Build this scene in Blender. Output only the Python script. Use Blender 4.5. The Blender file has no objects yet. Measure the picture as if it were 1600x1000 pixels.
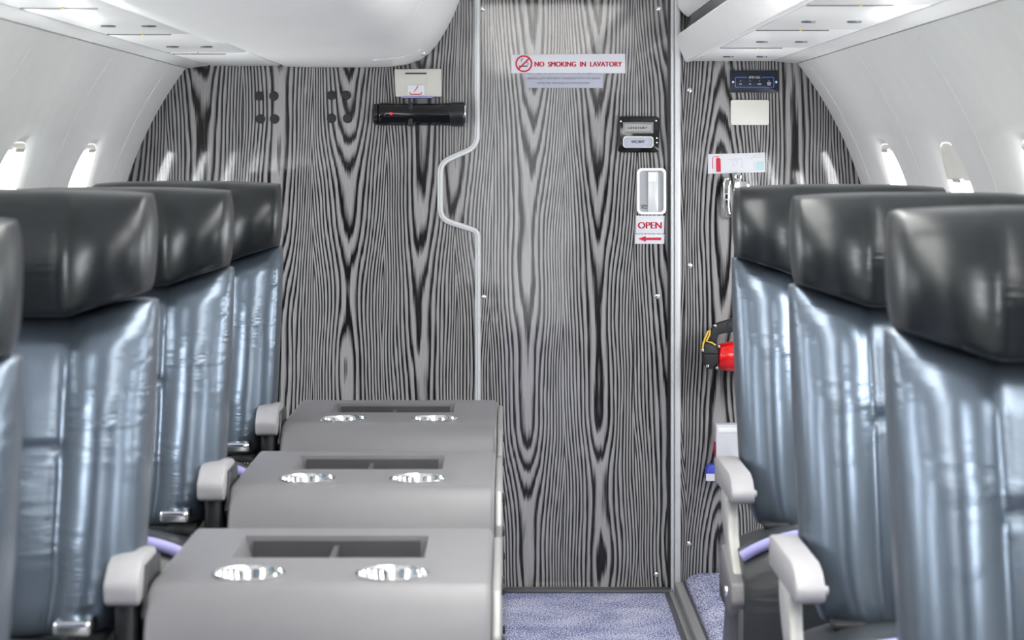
import bpy, bmesh, math, random
from mathutils import Vector, Matrix
random.seed(4)
PI = math.pi
S = bpy.context.scene
C = S.collection

# ------------------------------------------------------------------ camera
F = 3300.0            # focal length in pixels of the 1600 px wide frame
CX, CY = 790.0, 240.0  # vanishing point of the cabin axis
EYE = 1.183
cam = bpy.data.cameras.new('camera')
cam.sensor_width = 36.0
cam.lens = 36.0 * F / 1600.0
cam.shift_x = (800.0 - CX) / 1600.0
cam.shift_y = -(500.0 - CY) / 1600.0
cam.clip_start = 0.05
cam.dof.use_dof = True
cam.dof.focus_distance = 5.6
cam.dof.aperture_fstop = 8.0
camo = bpy.data.objects.new('camera', cam)
C.objects.link(camo)
camo.location = (0, 0, EYE)
camo.rotation_euler = (PI / 2, 0, 0)
S.camera = camo

# ------------------------------------------------------------------ light
SKY, WIN_L, CEIL_E, DOOR_W = 3.0, 15.0, 6.5, 1.8
S.view_settings.view_transform = 'Standard'
S.view_settings.look = 'None'
S.view_settings.gamma = 1.0
S.view_settings.use_curve_mapping = False
S.view_settings.exposure = 0.22
S.cycles.caustics_reflective = False
S.cycles.caustics_refractive = False
world = bpy.data.worlds.new('sky')
S.world = world
world.use_nodes = True
bg = world.node_tree.nodes['Background']
bg.inputs[0].default_value = (0.93, 0.97, 1.0, 1)
bg.inputs[1].default_value = SKY

PITCH = 0.80
U = PITCH / F
YW = 5.76                       # depth of the wood bulkhead
K = YW / F                      # metres per pixel on the bulkhead
CCX, CCZ, CR = -0.033, 0.785, 1.05   # cabin circle
def wx(x): return (x - CX) * K
def wz(y): return EYE - (y - CY) * K

WIN = [('l', y) for y in (5.13, 4.37, 3.61, 2.85, 2.09, 1.33, 0.57, -0.19, -0.95)] + \
      [('r', y) for y in (5.23, 4.51, 3.79, 3.07, 2.35, 1.63, 0.91, 0.19, -0.53, -1.25)]
def area(name, loc, direction, sx, sy, power, col=(1, 1, 1)):
    l = bpy.data.lights.new(name, 'AREA')
    l.shape = 'RECTANGLE'; l.size = sx; l.size_y = sy; l.energy = power; l.color = col
    o = bpy.data.objects.new(name, l); C.objects.link(o)
    o.location = loc
    o.rotation_euler = Vector(direction).to_track_quat('-Z', 'Y').to_euler()
    return o
WTH = math.radians(13.4)
for s, y in WIN:                # daylight through every cabin window
    d = -1 if s == 'l' else 1
    n = Vector((d * math.cos(WTH), 0, math.sin(WTH)))
    p = Vector((CCX, y, CCZ)) + n * (CR + 0.020)
    area('window_daylight', p, -n, 0.40, 0.42, WIN_L * PI * 0.40 * 0.42, (0.95, 0.98, 1.0))
# added light behind the camera, standing in for an assumed open entrance door
area('added_entrance_light', (0.1, -3.02, 0.83), (0, 1, 0), 0.74, 1.6, DOOR_W, (0.97, 0.98, 1.0))

# ------------------------------------------------------------------ materials
def new_mat(name):
    m = bpy.data.materials.new(name); m.use_nodes = True
    return m, m.node_tree.nodes, m.node_tree.links, m.node_tree.nodes['Principled BSDF']
def noise_bump(m, scale, strength, dist=0.002, stretch=None, detail=4):
    n, l = m.node_tree.nodes, m.node_tree.links
    tc = n.new('ShaderNodeTexCoord'); mp = n.new('ShaderNodeMapping')
    if stretch: mp.inputs['Scale'].default_value = stretch
    nz = n.new('ShaderNodeTexNoise'); nz.inputs['Scale'].default_value = scale; nz.inputs['Detail'].default_value = detail
    b = n.new('ShaderNodeBump'); b.inputs['Strength'].default_value = strength; b.inputs['Distance'].default_value = dist
    l.new(tc.outputs['Object'], mp.inputs[0]); l.new(mp.outputs[0], nz.inputs[0])
    l.new(nz.outputs[0], b.inputs['Height']); l.new(b.outputs[0], n['Principled BSDF'].inputs['Normal'])
    return nz
def simple(name, col, rough=0.5, metal=0.0, spec=0.5, coat=0.0, bump=None, vary=0.06):
    m, n, l, p = new_mat(name)
    p.inputs['Roughness'].default_value = rough
    p.inputs['Metallic'].default_value = metal
    p.inputs['Specular IOR Level'].default_value = spec
    p.inputs['Coat Weight'].default_value = coat
    nz = n.new('ShaderNodeTexNoise'); nz.inputs['Scale'].default_value = 18; nz.inputs['Detail'].default_value = 5
    tc = n.new('ShaderNodeTexCoord'); l.new(tc.outputs['Object'], nz.inputs[0])
    rp = n.new('ShaderNodeValToRGB')
    a = [max(0, c * (1 - vary)) for c in col]; b = [min(1, c * (1 + vary)) for c in col]
    rp.color_ramp.elements[0].position = 0.3; rp.color_ramp.elements[1].position = 0.7
    rp.color_ramp.elements[0].color = (*a, 1); rp.color_ramp.elements[1].color = (*b, 1)
    l.new(nz.outputs[0], rp.inputs[0]); l.new(rp.outputs[0], p.inputs['Base Color'])
    if bump: noise_bump(m, *bump)
    return m
def emit(name, col, strength):
    m, n, l, p = new_mat(name)
    p.inputs['Base Color'].default_value = (*col, 1)
    p.inputs['Emission Color'].default_value = (*col, 1); p.inputs['Emission Strength'].default_value = strength
    return m

def wood(name, phase_px, seed, vz):
    """glossy grey laminate with cathedral grain: contour lines of a height field"""
    m, n, l, p = new_mat(name)
    def val(v):
        x = n.new('ShaderNodeValue'); x.outputs[0].default_value = v; return x.outputs[0]
    def M(op, a, b=None, c=None):
        x = n.new('ShaderNodeMath'); x.operation = op
        for i, q in enumerate((a, b, c)):
            if q is None: continue
            if isinstance(q, (int, float)): x.inputs[i].default_value = q
            else: l.new(q, x.inputs[i])
        return x.outputs[0]
    tc = n.new('ShaderNodeTexCoord'); sp = n.new('ShaderNodeSeparateXYZ'); l.new(tc.outputs['Object'], sp.inputs[0])
    X, Z = sp.outputs[0], sp.outputs[2]
    def N(sx, sz, off, detail=2.0, rough=0.5):
        cb = n.new('ShaderNodeCombineXYZ')
        l.new(M('MULTIPLY', X, sx), cb.inputs[0]); l.new(M('MULTIPLY', Z, sz), cb.inputs[2]); cb.inputs[1].default_value = seed * 3.71 + off
        t = n.new('ShaderNodeTexNoise'); t.inputs['Scale'].default_value = 1.0; t.inputs['Detail'].default_value = detail; t.inputs['Roughness'].default_value = rough
        l.new(cb.outputs[0], t.inputs[0]); return M('SUBTRACT', t.outputs[0], 0.5)
    period = 114 * K
    warp = M('MULTIPLY', N(4.0, 1.5, 1.0, 1.0), 0.055)
    xw = M('ADD', M('SUBTRACT', X, wx(phase_px)), warp)
    u = M('SUBTRACT', M('FRACT', M('ADD', M('DIVIDE', xw, period), 0.5)), 0.5)
    au = M('MULTIPLY', M('ABSOLUTE', u), 2.0)
    g = M('MULTIPLY', M('POWER', au, 1.75), 8.6)
    h = M('ADD', g, M('MULTIPLY', N(2.6, 1.9, 5.0, 1.0), 7.0))
    h = M('ADD', h, M('MULTIPLY', Z, -vz))
    h = M('ADD', h, M('MULTIPLY', N(50.0, 5.0, 9.0, 2.0), 0.85))
    h = M('ADD', h, M('MULTIPLY', N(330.0, 9.0, 13.0, 2.0), 0.34))
    fr = M('FRACT', M('ADD', h, 50.0))
    rp = n.new('ShaderNodeValToRGB'); cr = rp.color_ramp
    cr.elements[0].position = 0.0; cr.elements[0].color = (0.014, 0.013, 0.014, 1)
    cr.elements[1].position = 1.0; cr.elements[1].color = (0.012, 0.011, 0.012, 1)
    for pos, v in ((0.09, 0.13), (0.19, 0.355), (0.50, 0.335), (0.66, 0.17), (0.80, 0.014)):
        e = cr.elements.new(pos); e.color = (v, v * 0.965, v * 0.975, 1)
    l.new(fr, rp.inputs[0])
    fib = M('ADD', M('MULTIPLY', N(520.0, 14.0, 21.0, 3.0), 0.55), 1.0)
    blo = M('ADD', M('MULTIPLY', N(9.0, 2.0, 27.0, 2.0), 0.35), 1.0)
    mx = n.new('ShaderNodeVectorMath'); mx.operation = 'SCALE'
    l.new(rp.outputs[0], mx.inputs[0]); l.new(M('MULTIPLY', fib, blo), mx.inputs['Scale'])
    l.new(mx.outputs[0], p.inputs['Base Color'])
    p.inputs['Roughness'].default_value = 0.05
    p.inputs['Specular IOR Level'].default_value = 0.42
    b = n.new('ShaderNodeBump'); b.inputs['Strength'].default_value = 0.10; b.inputs['Distance'].default_value = 0.002
    l.new(M('ADD', M('MULTIPLY', N(160.0, 22.0, 31.0, 2.0), 0.10), M('MULTIPLY', N(12.0, 7.0, 37.0, 1.0), 0.35)), b.inputs['Height'])
    l.new(b.outputs[0], p.inputs['Normal'])
    return m

def leather(name, col, rough, metal=0.0, spec=0.75):
    m, n, l, p = new_mat(name)
    p.inputs['Base Color'].default_value = (*col, 1)
    p.inputs['Roughness'].default_value = rough
    p.inputs['Specular IOR Level'].default_value = spec
    p.inputs['Metallic'].default_value = metal
    tc = n.new('ShaderNodeTexCoord')
    # pressed grain
    v = n.new('ShaderNodeTexVoronoi'); v.inputs['Scale'].default_value = 420
    l.new(tc.outputs['Object'], v.inputs[0])
    # sat-in creases running across
    mp = n.new('ShaderNodeMapping'); mp.inputs['Scale'].default_value = (7, 5, 38)
    nz = n.new('ShaderNodeTexNoise'); nz.inputs['Scale'].default_value = 1.0; nz.inputs['Detail'].default_value = 3; nz.inputs['Distortion'].default_value = 0.6
    l.new(tc.outputs['Object'], mp.inputs[0]); l.new(mp.outputs[0], nz.inputs[0])
    msk = n.new('ShaderNodeTexNoise'); msk.inputs['Scale'].default_value = 6.5; msk.inputs['Detail'].default_value = 1
    l.new(tc.outputs['Object'], msk.inputs[0])
    rp = n.new('ShaderNodeValToRGB'); rp.color_ramp.elements[0].position = 0.48; rp.color_ramp.elements[1].position = 0.68
    l.new(msk.outputs[0], rp.inputs[0])
    mu = n.new('ShaderNodeMath'); mu.operation = 'MULTIPLY'; l.new(nz.outputs[0], mu.inputs[0]); l.new(rp.outputs[0], mu.inputs[1])
    b1 = n.new('ShaderNodeBump'); b1.inputs['Strength'].default_value = 0.42; b1.inputs['Distance'].default_value = 0.010
    l.new(mu.outputs[0], b1.inputs['Height'])
    b2 = n.new('ShaderNodeBump'); b2.inputs['Strength'].default_value = 0.08; b2.inputs['Distance'].default_value = 0.001
    l.new(v.outputs['Distance'], b2.inputs['Height']); l.new(b1.outputs[0], b2.inputs['Normal'])
    l.new(b2.outputs[0], p.inputs['Normal'])
    return m

def carpet(name, a, b):
    m, n, l, p = new_mat(name)
    tc = n.new('ShaderNodeTexCoord'); mp = n.new('ShaderNodeMapping'); mp.inputs['Scale'].default_value = (1, 0.45, 1)
    l.new(tc.outputs['Object'], mp.inputs[0])
    nz = n.new('ShaderNodeTexNoise'); nz.inputs['Scale'].default_value = 260; nz.inputs['Detail'].default_value = 3
    l.new(mp.outputs[0], nz.inputs[0])
    lo = n.new('ShaderNodeTexNoise'); lo.inputs['Scale'].default_value = 7; l.new(tc.outputs['Object'], lo.inputs[0])
    ad = n.new('ShaderNodeMath'); ad.operation = 'MULTIPLY_ADD'; ad.inputs[1].default_value = 0.35
    l.new(lo.outputs[0], ad.inputs[0]); l.new(nz.outputs[0], ad.inputs[2])
    rp = n.new('ShaderNodeValToRGB'); rp.color_ramp.elements[0].position = 0.56; rp.color_ramp.elements[1].position = 0.80
    rp.color_ramp.elements[0].color = (*a, 1); rp.color_ramp.elements[1].color = (*b, 1)
    l.new(ad.outputs[0], rp.inputs[0]); l.new(rp.outputs[0], p.inputs['Base Color'])
    p.inputs['Roughness'].default_value = 0.95; p.inputs['Specular IOR Level'].default_value = 0.1
    bp = n.new('ShaderNodeBump'); bp.inputs['Strength'].default_value = 0.8; bp.inputs['Distance'].default_value = 0.006
    l.new(nz.outputs[0], bp.inputs['Height']); l.new(bp.outputs[0], p.inputs['Normal'])
    return m

def glass(name):
    m, n, l, p = new_mat(name)
    n.remove(p)
    out = n['Material Output']; tr = n.new('ShaderNodeBsdfTransparent'); gl = n.new('ShaderNodeBsdfGlossy')
    gl.inputs['Roughness'].default_value = 0.02; mx = n.new('ShaderNodeMixShader'); mx.inputs[0].default_value = 0.05
    l.new(tr.outputs[0], mx.inputs[1]); l.new(gl.outputs[0], mx.inputs[2]); l.new(mx.outputs[0], out.inputs[0])
    return m

MAT = dict(
    wood_left=wood('grey laminate left', 543, 1.0, 3.6), wood_door=wood('grey laminate door', 825, 2.0, 4.6), wood_right=wood('grey laminate right', 1128, 5.3, -3.6),
    liner=simple('cream wall liner', (0.80, 0.80, 0.775), 0.45, vary=0.02),
    white=simple('white moulded plastic', (0.92, 0.915, 0.90), 0.32, vary=0.015, bump=(5, 0.06, 0.01)),
    panel=simple('white service panel', (0.93, 0.93, 0.92), 0.25, vary=0.01),
    cream=simple('cream plastic', (0.84, 0.815, 0.75), 0.5, vary=0.03),
    trim=simple('pale painted aluminium trim', (0.68, 0.69, 0.70), 0.35, 0.2, vary=0.03),
    alu=simple('brushed aluminium', (0.62, 0.63, 0.66), 0.3, 0.9, vary=0.05),
    alu_dark=simple('dull dark metal', (0.16, 0.165, 0.18), 0.4, 0.8, vary=0.1),
    chrome=simple('chrome', (0.85, 0.85, 0.84), 0.10, 1.0, vary=0.02),
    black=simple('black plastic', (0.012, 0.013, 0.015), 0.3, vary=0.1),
    black_gloss=simple('glossy black plastic', (0.006, 0.006, 0.007), 0.12, vary=0.1),
    rubber=simple('dark grey rubber', (0.016, 0.0165, 0.019), 0.6, vary=0.1),
    head=leather('black headrest leather', (0.016, 0.019, 0.021), 0.31, 0.40, 0.75),
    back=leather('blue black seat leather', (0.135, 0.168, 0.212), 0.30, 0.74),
    cush=leather('dark cushion leather', (0.014, 0.017, 0.020), 0.42),
    rim=simple('lavender blue seat edging', (0.30, 0.29, 0.56), 0.5, vary=0.05),
    shell=simple('grey moulded seat shell', (0.168, 0.165, 0.175), 0.42, vary=0.03, bump=(500, 0.05, 0.001)),
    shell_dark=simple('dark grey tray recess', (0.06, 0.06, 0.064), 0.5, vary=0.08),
    arm=simple('light grey armrest plastic', (0.34, 0.335, 0.35), 0.45, vary=0.02),
    pillar=simple('pale grey seat pillar', (0.44, 0.44, 0.42), 0.35, vary=0.03),
    label=simple('white label', (0.72, 0.72, 0.77), 0.4, vary=0.01),
    label_grey=simple('lavender grey label', (0.46, 0.47, 0.56), 0.4, vary=0.02),
    red=simple('red print', (0.55, 0.004, 0.035), 0.5, vary=0.02),
    ink=simple('black print', (0.02, 0.02, 0.025), 0.5, vary=0.02),
    ink_grey=simple('grey print', (0.20, 0.20, 0.24), 0.5, vary=0.02),
    ink_faint=simple('faint grey print', (0.50, 0.51, 0.55), 0.5, vary=0.02),
    cyan=simple('pale cyan print', (0.50, 0.68, 0.70), 0.5, vary=0.02),
    beige=simple('beige grey plastic', (0.60, 0.585, 0.545), 0.45, vary=0.02),
    silver=simple('silver plate', (0.34, 0.34, 0.335), 0.35, 0.2, vary=0.03),
    latch=simple('pale grey latch plate', (0.40, 0.41, 0.43), 0.35, vary=0.02),
    red_paint=simple('glossy red paint', (0.75, 0.006, 0.008), 0.2, coat=0.5, vary=0.02),
    yellow=simple('yellow wire', (0.75, 0.50, 0.05), 0.4, vary=0.05),
    blue=simple('blue plastic', (0.06, 0.08, 0.55), 0.35, vary=0.05),
    blue_line=simple('blue print', (0.05, 0.22, 0.85), 0.4, vary=0.02),
    navy=simple('dark navy panel', (0.010, 0.015, 0.030), 0.3, vary=0.1),
    led=emit('red indicator', (1.0, 0.01, 0.02), 1.3),
    lamp=emit('added ceiling light diffuser', (1.0, 0.985, 0.95), CEIL_E),  # glow of the added lights over the aisle
    carpet=carpet('blue grey carpet', (0.11, 0.13, 0.30), (0.72, 0.72, 0.86)),
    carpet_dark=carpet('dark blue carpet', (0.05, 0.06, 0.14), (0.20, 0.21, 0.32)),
    glass=glass('window pane'),
)

# ------------------------------------------------------------------ mesh helpers
def link(name, me, mat, parent=None, smooth=35):
    me.materials.append(mat)
    for f in me.polygons: f.use_smooth = True
    if smooth is not None: me.set_sharp_from_angle(angle=math.radians(smooth))
    o = bpy.data.objects.new(name, me); C.objects.link(o)
    if parent is not None: o.parent = parent
    return o
def world_pos(o):
    v = Vector((0, 0, 0))
    while o is not None:
        v += o.location; o = o.parent
    return v
def obj(name, bm, mat, parent=None, smooth=35):
    """link bm (world coordinates) as ONE mesh; with a parent the vertices become local to it"""
    bmesh.ops.recalc_face_normals(bm, faces=bm.faces)
    me = bpy.data.meshes.new(name)
    if parent is not None: bmesh.ops.translate(bm, verts=bm.verts, vec=-world_pos(parent))
    bm.to_mesh(me); bm.free()
    return link(name, me, MAT[mat] if isinstance(mat, str) else mat, parent, smooth)
def thing(name, label, cat, loc, group=None):
    o = bpy.data.objects.new(name, None); C.objects.link(o); o.location = loc; o.empty_display_size = 0.05
    o['label'] = label; o['category'] = cat
    if group: o['group'] = group
    return o
def tag(o, label, cat, group=None):
    o['label'] = label; o['category'] = cat
    if group: o['group'] = group
    return o
def struct(o): o['kind'] = 'structure'; return o
def dup(root, loc, label):
    r = root.copy(); C.objects.link(r); r.location = loc; r['label'] = label
    for ch in root.children:
        c = ch.copy(); C.objects.link(c); c.parent = r
        for g in ch.children:
            d = g.copy(); C.objects.link(d); d.parent = c
    return r
B = bmesh.new
def bevel(bm, geom, r, seg=3):
    if r > 0: bmesh.ops.bevel(bm, geom=geom, offset=r, segments=seg, profile=0.5, affect='EDGES', clamp_overlap=True)
def box(bm, x0, x1, y0, y1, z0, z1, r=0.0, seg=3):
    t = bmesh.new()
    bmesh.ops.create_cube(t, size=1.0)
    for v in t.verts:
        v.co = Vector(((x0 + x1) / 2 + v.co.x * (x1 - x0), (y0 + y1) / 2 + v.co.y * (y1 - y0), (z0 + z1) / 2 + v.co.z * (z1 - z0)))
    bevel(t, t.edges[:], r, seg); merge(bm, t); return bm
def merge(bm, t):
    me = bpy.data.meshes.new('tmp'); t.to_mesh(me); t.free(); bm.from_mesh(me); bpy.data.meshes.remove(me)
def prism(bm, pts, axis, a, b, r=0.0, seg=2):
    """polygon pts extruded along an axis; axis y: pts are (x,z); axis x: pts are (y,z)"""
    t = bmesh.new()
    mk = (lambda p, d: (p[0], d, p[1])) if axis == 'y' else ((lambda p, d: (d, p[0], p[1])) if axis == 'x' else (lambda p, d: (p[0], p[1], d)))
    va = [t.verts.new(mk(p, a)) for p in pts]; vb = [t.verts.new(mk(p, b)) for p in pts]
    t.faces.new(va); t.faces.new(vb[::-1])
    for i in range(len(pts)):
        j = (i + 1) % len(pts); t.faces.new((va[i], vb[i], vb[j], va[j]))
    bmesh.ops.recalc_face_normals(t, faces=t.faces)
    if r > 0:
        bevel(t, [e for e in t.edges if abs(e.calc_face_angle(0)) > 0.6], r, seg)
    merge(bm, t); return bm
def rrect(x0, x1, z0, z1, r, n=6):
    out = []
    r = min(r, (x1 - x0) / 2 - 1e-5, (z1 - z0) / 2 - 1e-5)
    for cx, cz, a0 in ((x1 - r, z1 - r, 0), (x0 + r, z1 - r, 90), (x0 + r, z0 + r, 180), (x1 - r, z0 + r, 270)):
        for i in range(n + 1):
            a = math.radians(a0 + 90 * i / n); out.append((cx + r * math.cos(a), cz + r * math.sin(a)))
    return out
def plate(bm, px0, px1, py0, py1, rad, front, back=0.0, bev=0.0):
    """rounded plate on the bulkhead given in bulkhead pixels; front/back are distances in front of the wall"""
    return prism(bm, rrect(wx(px0), wx(px1), wz(py1), wz(py0), rad * K), 'y', YW - front, YW - back, bev)
def ring(bm, outer, inner, a, b):
    """frame between two outlines with the same point count, in the xz plane"""
    t = bmesh.new(); n = len(outer)
    oa = [t.verts.new((p[0], a, p[1])) for p in outer]; ia = [t.verts.new((p[0], a, p[1])) for p in inner]
    ob = [t.verts.new((p[0], b, p[1])) for p in outer]; ib = [t.verts.new((p[0], b, p[1])) for p in inner]
    for i in range(n):
        j = (i + 1) % n
        t.faces.new((oa[i], oa[j], ia[j], ia[i])); t.faces.new((ob[j], ob[i], ib[i], ib[j]))
        t.faces.new((oa[j], oa[i], ob[i], ob[j])); t.faces.new((ia[i], ia[j], ib[j], ib[i]))
    merge(bm, t); return bm
def cyl(bm, p0, p1, r0, r1=None, n=24, bev=0.0):
    r1 = r0 if r1 is None else r1
    p0, p1 = Vector(p0), Vector(p1); d = p1 - p0
    t = bmesh.new()
    bmesh.ops.create_cone(t, cap_ends=True, segments=n, radius1=r0, radius2=r1, depth=d.length)
    if bev > 0: bevel(t, [e for e in t.edges if e.calc_face_angle(0) > 1.0], bev, 3)
    q = d.to_track_quat('Z', 'Y').to_matrix().to_4x4(); q.translation = (p0 + p1) / 2
    bmesh.ops.transform(t, matrix=q, verts=t.verts); merge(bm, t); return bm
def lathe(bm, prof, origin, axis, n=40, closed=False):
    """prof: (radius, distance along axis)"""
    t = bmesh.new(); rows = []
    for r, h in prof:
        rows.append([t.verts.new((r * math.cos(2 * PI * i / n), r * math.sin(2 * PI * i / n), h)) for i in range(n)])
    for a, b in zip(rows, rows[1:]):
        for i in range(n):
            j = (i + 1) % n; t.faces.new((a[i], a[j], b[j], b[i]))
    if not closed:
        t.faces.new(rows[0][::-1]); t.faces.new(rows[-1])
    bmesh.ops.remove_doubles(t, verts=t.verts, dist=1e-6)
    q = Vector(axis).to_track_quat('Z', 'Y').to_matrix().to_4x4(); q.translation = Vector(origin)
    bmesh.ops.transform(t, matrix=q, verts=t.verts); merge(bm, t); return bm
def tube(bm, pts, r, n=10, closed=False, flat=None):
    t = bmesh.new(); pts = [Vector(p) for p in pts]; rows = []; N = len(pts)
    up = Vector((0.123, 0.971, 0.2)).normalized()
    for i, p in enumerate(pts):
        a = pts[(i - 1) % N] if (closed or i > 0) else p; b = pts[(i + 1) % N] if (closed or i < N - 1) else p
        d = (b - a).normalized(); u = d.cross(up).normalized(); v = u.cross(d)
        rr = r[i] if isinstance(r, (list, tuple)) else r
        rows.append([t.verts.new(p + (u * math.cos(2 * PI * k / n) + v * math.sin(2 * PI * k / n)) * rr) for k in range(n)])
    m = N if closed else N - 1
    for i in range(m):
        a, b = rows[i], rows[(i + 1) % N]
        for k in range(n):
            j = (k + 1) % n; t.faces.new((a[k], a[j], b[j], b[k]))
    if not closed: t.faces.new(rows[0][::-1]); t.faces.new(rows[-1])
    merge(bm, t); return bm
def round_path(pts, r, n=6):
    """2D polyline with rounded corners"""
    out = [Vector(pts[0])]
    for i in range(1, len(pts) - 1):
        a, b, c = Vector(pts[i - 1]), Vector(pts[i]), Vector(pts[i + 1])
        u, v = (a - b).normalized(), (c - b).normalized()
        rr = min(r, (a - b).length * 0.48, (c - b).length * 0.48)
        p0, p1 = b + u * rr, b + v * rr
        for k in range(n + 1):
            s = k / n; out.append(p0 * (1 - s) ** 2 + b * 2 * s * (1 - s) + p1 * s * s)
    out.append(Vector(pts[-1])); return out
def ribbon(bm, path, halfw, prof, y0):
    """moulding swept along a 2D path in the wall plane; prof: list of (offset in -1..1, height)"""
    t = bmesh.new(); rows = []
    for i, p in enumerate(path):
        a = path[max(i - 1, 0)]; b = path[min(i + 1, len(path) - 1)]
        d = (b - a).normalized(); nrm = Vector((-d.y, d.x))
        row = [t.verts.new((p.x + nrm.x * o * halfw, y0 - h, p.y + nrm.y * o * halfw)) for o, h in prof]
        rows.append(row)
    for a, b in zip(rows, rows[1:]):
        for k in range(len(prof)):
            j = (k + 1) % len(prof); t.faces.new((a[k], a[j], b[j], b[k]))
    t.faces.new(rows[0]); t.faces.new(rows[-1][::-1])
    merge(bm, t); return bm
def cut(o, cutters):
    """boolean difference baked into o's mesh"""
    for bm in cutters:
        bmesh.ops.recalc_face_normals(bm, faces=bm.faces)
        me = bpy.data.meshes.new('cutter'); bm.to_mesh(me); bm.free()
        c = bpy.data.objects.new('cutter', me); C.objects.link(c)
        c.location = world_pos(o) * 0
        md = o.modifiers.new('cut', 'BOOLEAN'); md.operation = 'DIFFERENCE'; md.object = c; md.solver = 'EXACT'
    dg = bpy.context.evaluated_depsgraph_get(); dg.update()
    me = bpy.data.meshes.new_from_object(o.evaluated_get(dg))
    cs = [m.object for m in o.modifiers]; o.modifiers.clear(); o.data = me
    for c in cs: bpy.data.objects.remove(c)
    for f in me.polygons: f.use_smooth = True
    me.set_sharp_from_angle(angle=math.radians(35))
    return o
def text(s, cx, cy, h, mat, parent, front, width=None, bold=0.0, name='lettering', spacing=1.0):
    """lettering on the bulkhead; cx, cy, h and width in bulkhead pixels"""
    cu = bpy.data.curves.new('t', 'FONT'); cu.body = s; cu.extrude = 0.0; cu.space_character = spacing
    o = bpy.data.objects.new('t', cu); C.objects.link(o)
    dg = bpy.context.evaluated_depsgraph_get(); dg.update()
    me = bpy.data.meshes.new_from_object(o.evaluated_get(dg)); bpy.data.objects.remove(o)
    xs = [v.co.x for v in me.vertices]; ys = [v.co.y for v in me.vertices]
    x0, x1, y0, y1 = min(xs), max(xs), min(ys), max(ys)
    sy = h * K / (y1 - y0); sx = width * K / (x1 - x0) if width else sy
    off = world_pos(parent)
    for v in me.vertices:
        v.co = Vector((wx(cx) + (v.co.x - (x0 + x1) / 2) * sx, YW - front, wz(cy) + (v.co.y - (y0 + y1) / 2) * sy)) - off
    me.materials.clear()
    bm = bmesh.new(); bm.from_mesh(me)
    if bold > 0:
        n0 = len(bm.verts); bm.from_mesh(me); bm.verts.ensure_lookup_table()
        for i, v in enumerate(bm.verts): v.co += Vector(((-1 if i < n0 else 1) * bold * h * K * 2.2, 0 if i < n0 else -.0001, 0))
    r = bmesh.ops.extrude_face_region(bm, geom=bm.faces[:])
    bmesh.ops.translate(bm, verts=[v for v in r['geom'] if isinstance(v, bmesh.types.BMVert)], vec=(0, -0.0004, 0))
    bmesh.ops.recalc_face_normals(bm, faces=bm.faces)
    me2 = bpy.data.meshes.new(name); bm.to_mesh(me2); bm.free()
    return link(name, me2, MAT[mat], parent, None)

# ------------------------------------------------------------------ the cabin shell
YB = -3.0
def arc(r, a0, a1, n): return [(CCX + r * math.cos(a0 + (a1 - a0) * i / n), CCZ + r * math.sin(a0 + (a1 - a0) * i / n)) for i in range(n + 1)]
A_TOP = math.asin((wz(107) - CCZ) / CR); A_TOPR = math.asin((wz(99.5) - CCZ) / CR); A_LOW = math.asin((0.0 - CCZ) / CR)
def shell(name, a0, a1, n, mat, ny=1, thick=0.06, y1=YW):
    bm = B(); inn, out = arc(CR, a0, a1, n), arc(CR + thick, a0, a1, n)
    prism(bm, inn + out[::-1], 'y', YB, y1)
    return obj(name, bm, mat, smooth=40)
def on_wall(side, y, p, r):
    """point on the curved wall: p = (along the cabin, up along the wall) from the window's middle, r = radius"""
    d = -1 if side == 'l' else 1; th = WTH + p[1] / CR
    return Vector((CCX + d * r * math.cos(th), y + p[0], CCZ + r * math.sin(th)))
def wcut(side, y):
    bm = B()
    A = rrect(-.150, .150, -.215, .215, .125, 8); M_ = rrect(-.125, .125, -.185, .185, .105, 8); O = rrect(-.24, .24, -.23, .23, .105, 8)
    loops = [[bm.verts.new(on_wall(side, y, p, r)) for p in pts] for pts, r in ((A, CR - 0.06), (A, CR - 0.002), (M_, CR + 0.009), (O, CR + 0.0125), (O, CR + 0.12))]
    for a, b in zip(loops, loops[1:]):
        for i in range(len(a)):
            j = (i + 1) % len(a); bm.faces.new((a[i], a[j], b[j], b[i]))
    bm.faces.new(loops[0][::-1]); bm.faces.new(loops[-1])
    return bm
for side, name in (('l', 'wall_left'), ('r', 'wall_right')):
    a0, a1 = (A_LOW, A_TOPR) if side == 'r' else (PI - A_TOP, PI - A_LOW)
    w = struct(shell(name, a0, a1, 56, 'liner'))
    cut(w, [wcut(side, y) for s, y in WIN if s == side])
    # raised panel seams between the windows
    ys = [y for s, y in WIN if s == side]; st = ys[0] - ys[1]
    for i, y in enumerate(ys):
        bm = B(); yy = y + st / 2
        if yy > YW - 0.03: yy = YW - 0.12
        prism(bm, arc(CR - 0.0012, a0 + .02, a1 - .02, 40) + arc(CR + 0.001, a0 + .02, a1 - .02, 40)[::-1], 'y', yy - 0.0025, yy + 0.0025)
        obj('panel_seam', bm, 'liner', w, None)
struct(shell('ceiling', A_TOPR + 0.002, PI - A_TOP - 0.002, 40, 'white'))

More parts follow.
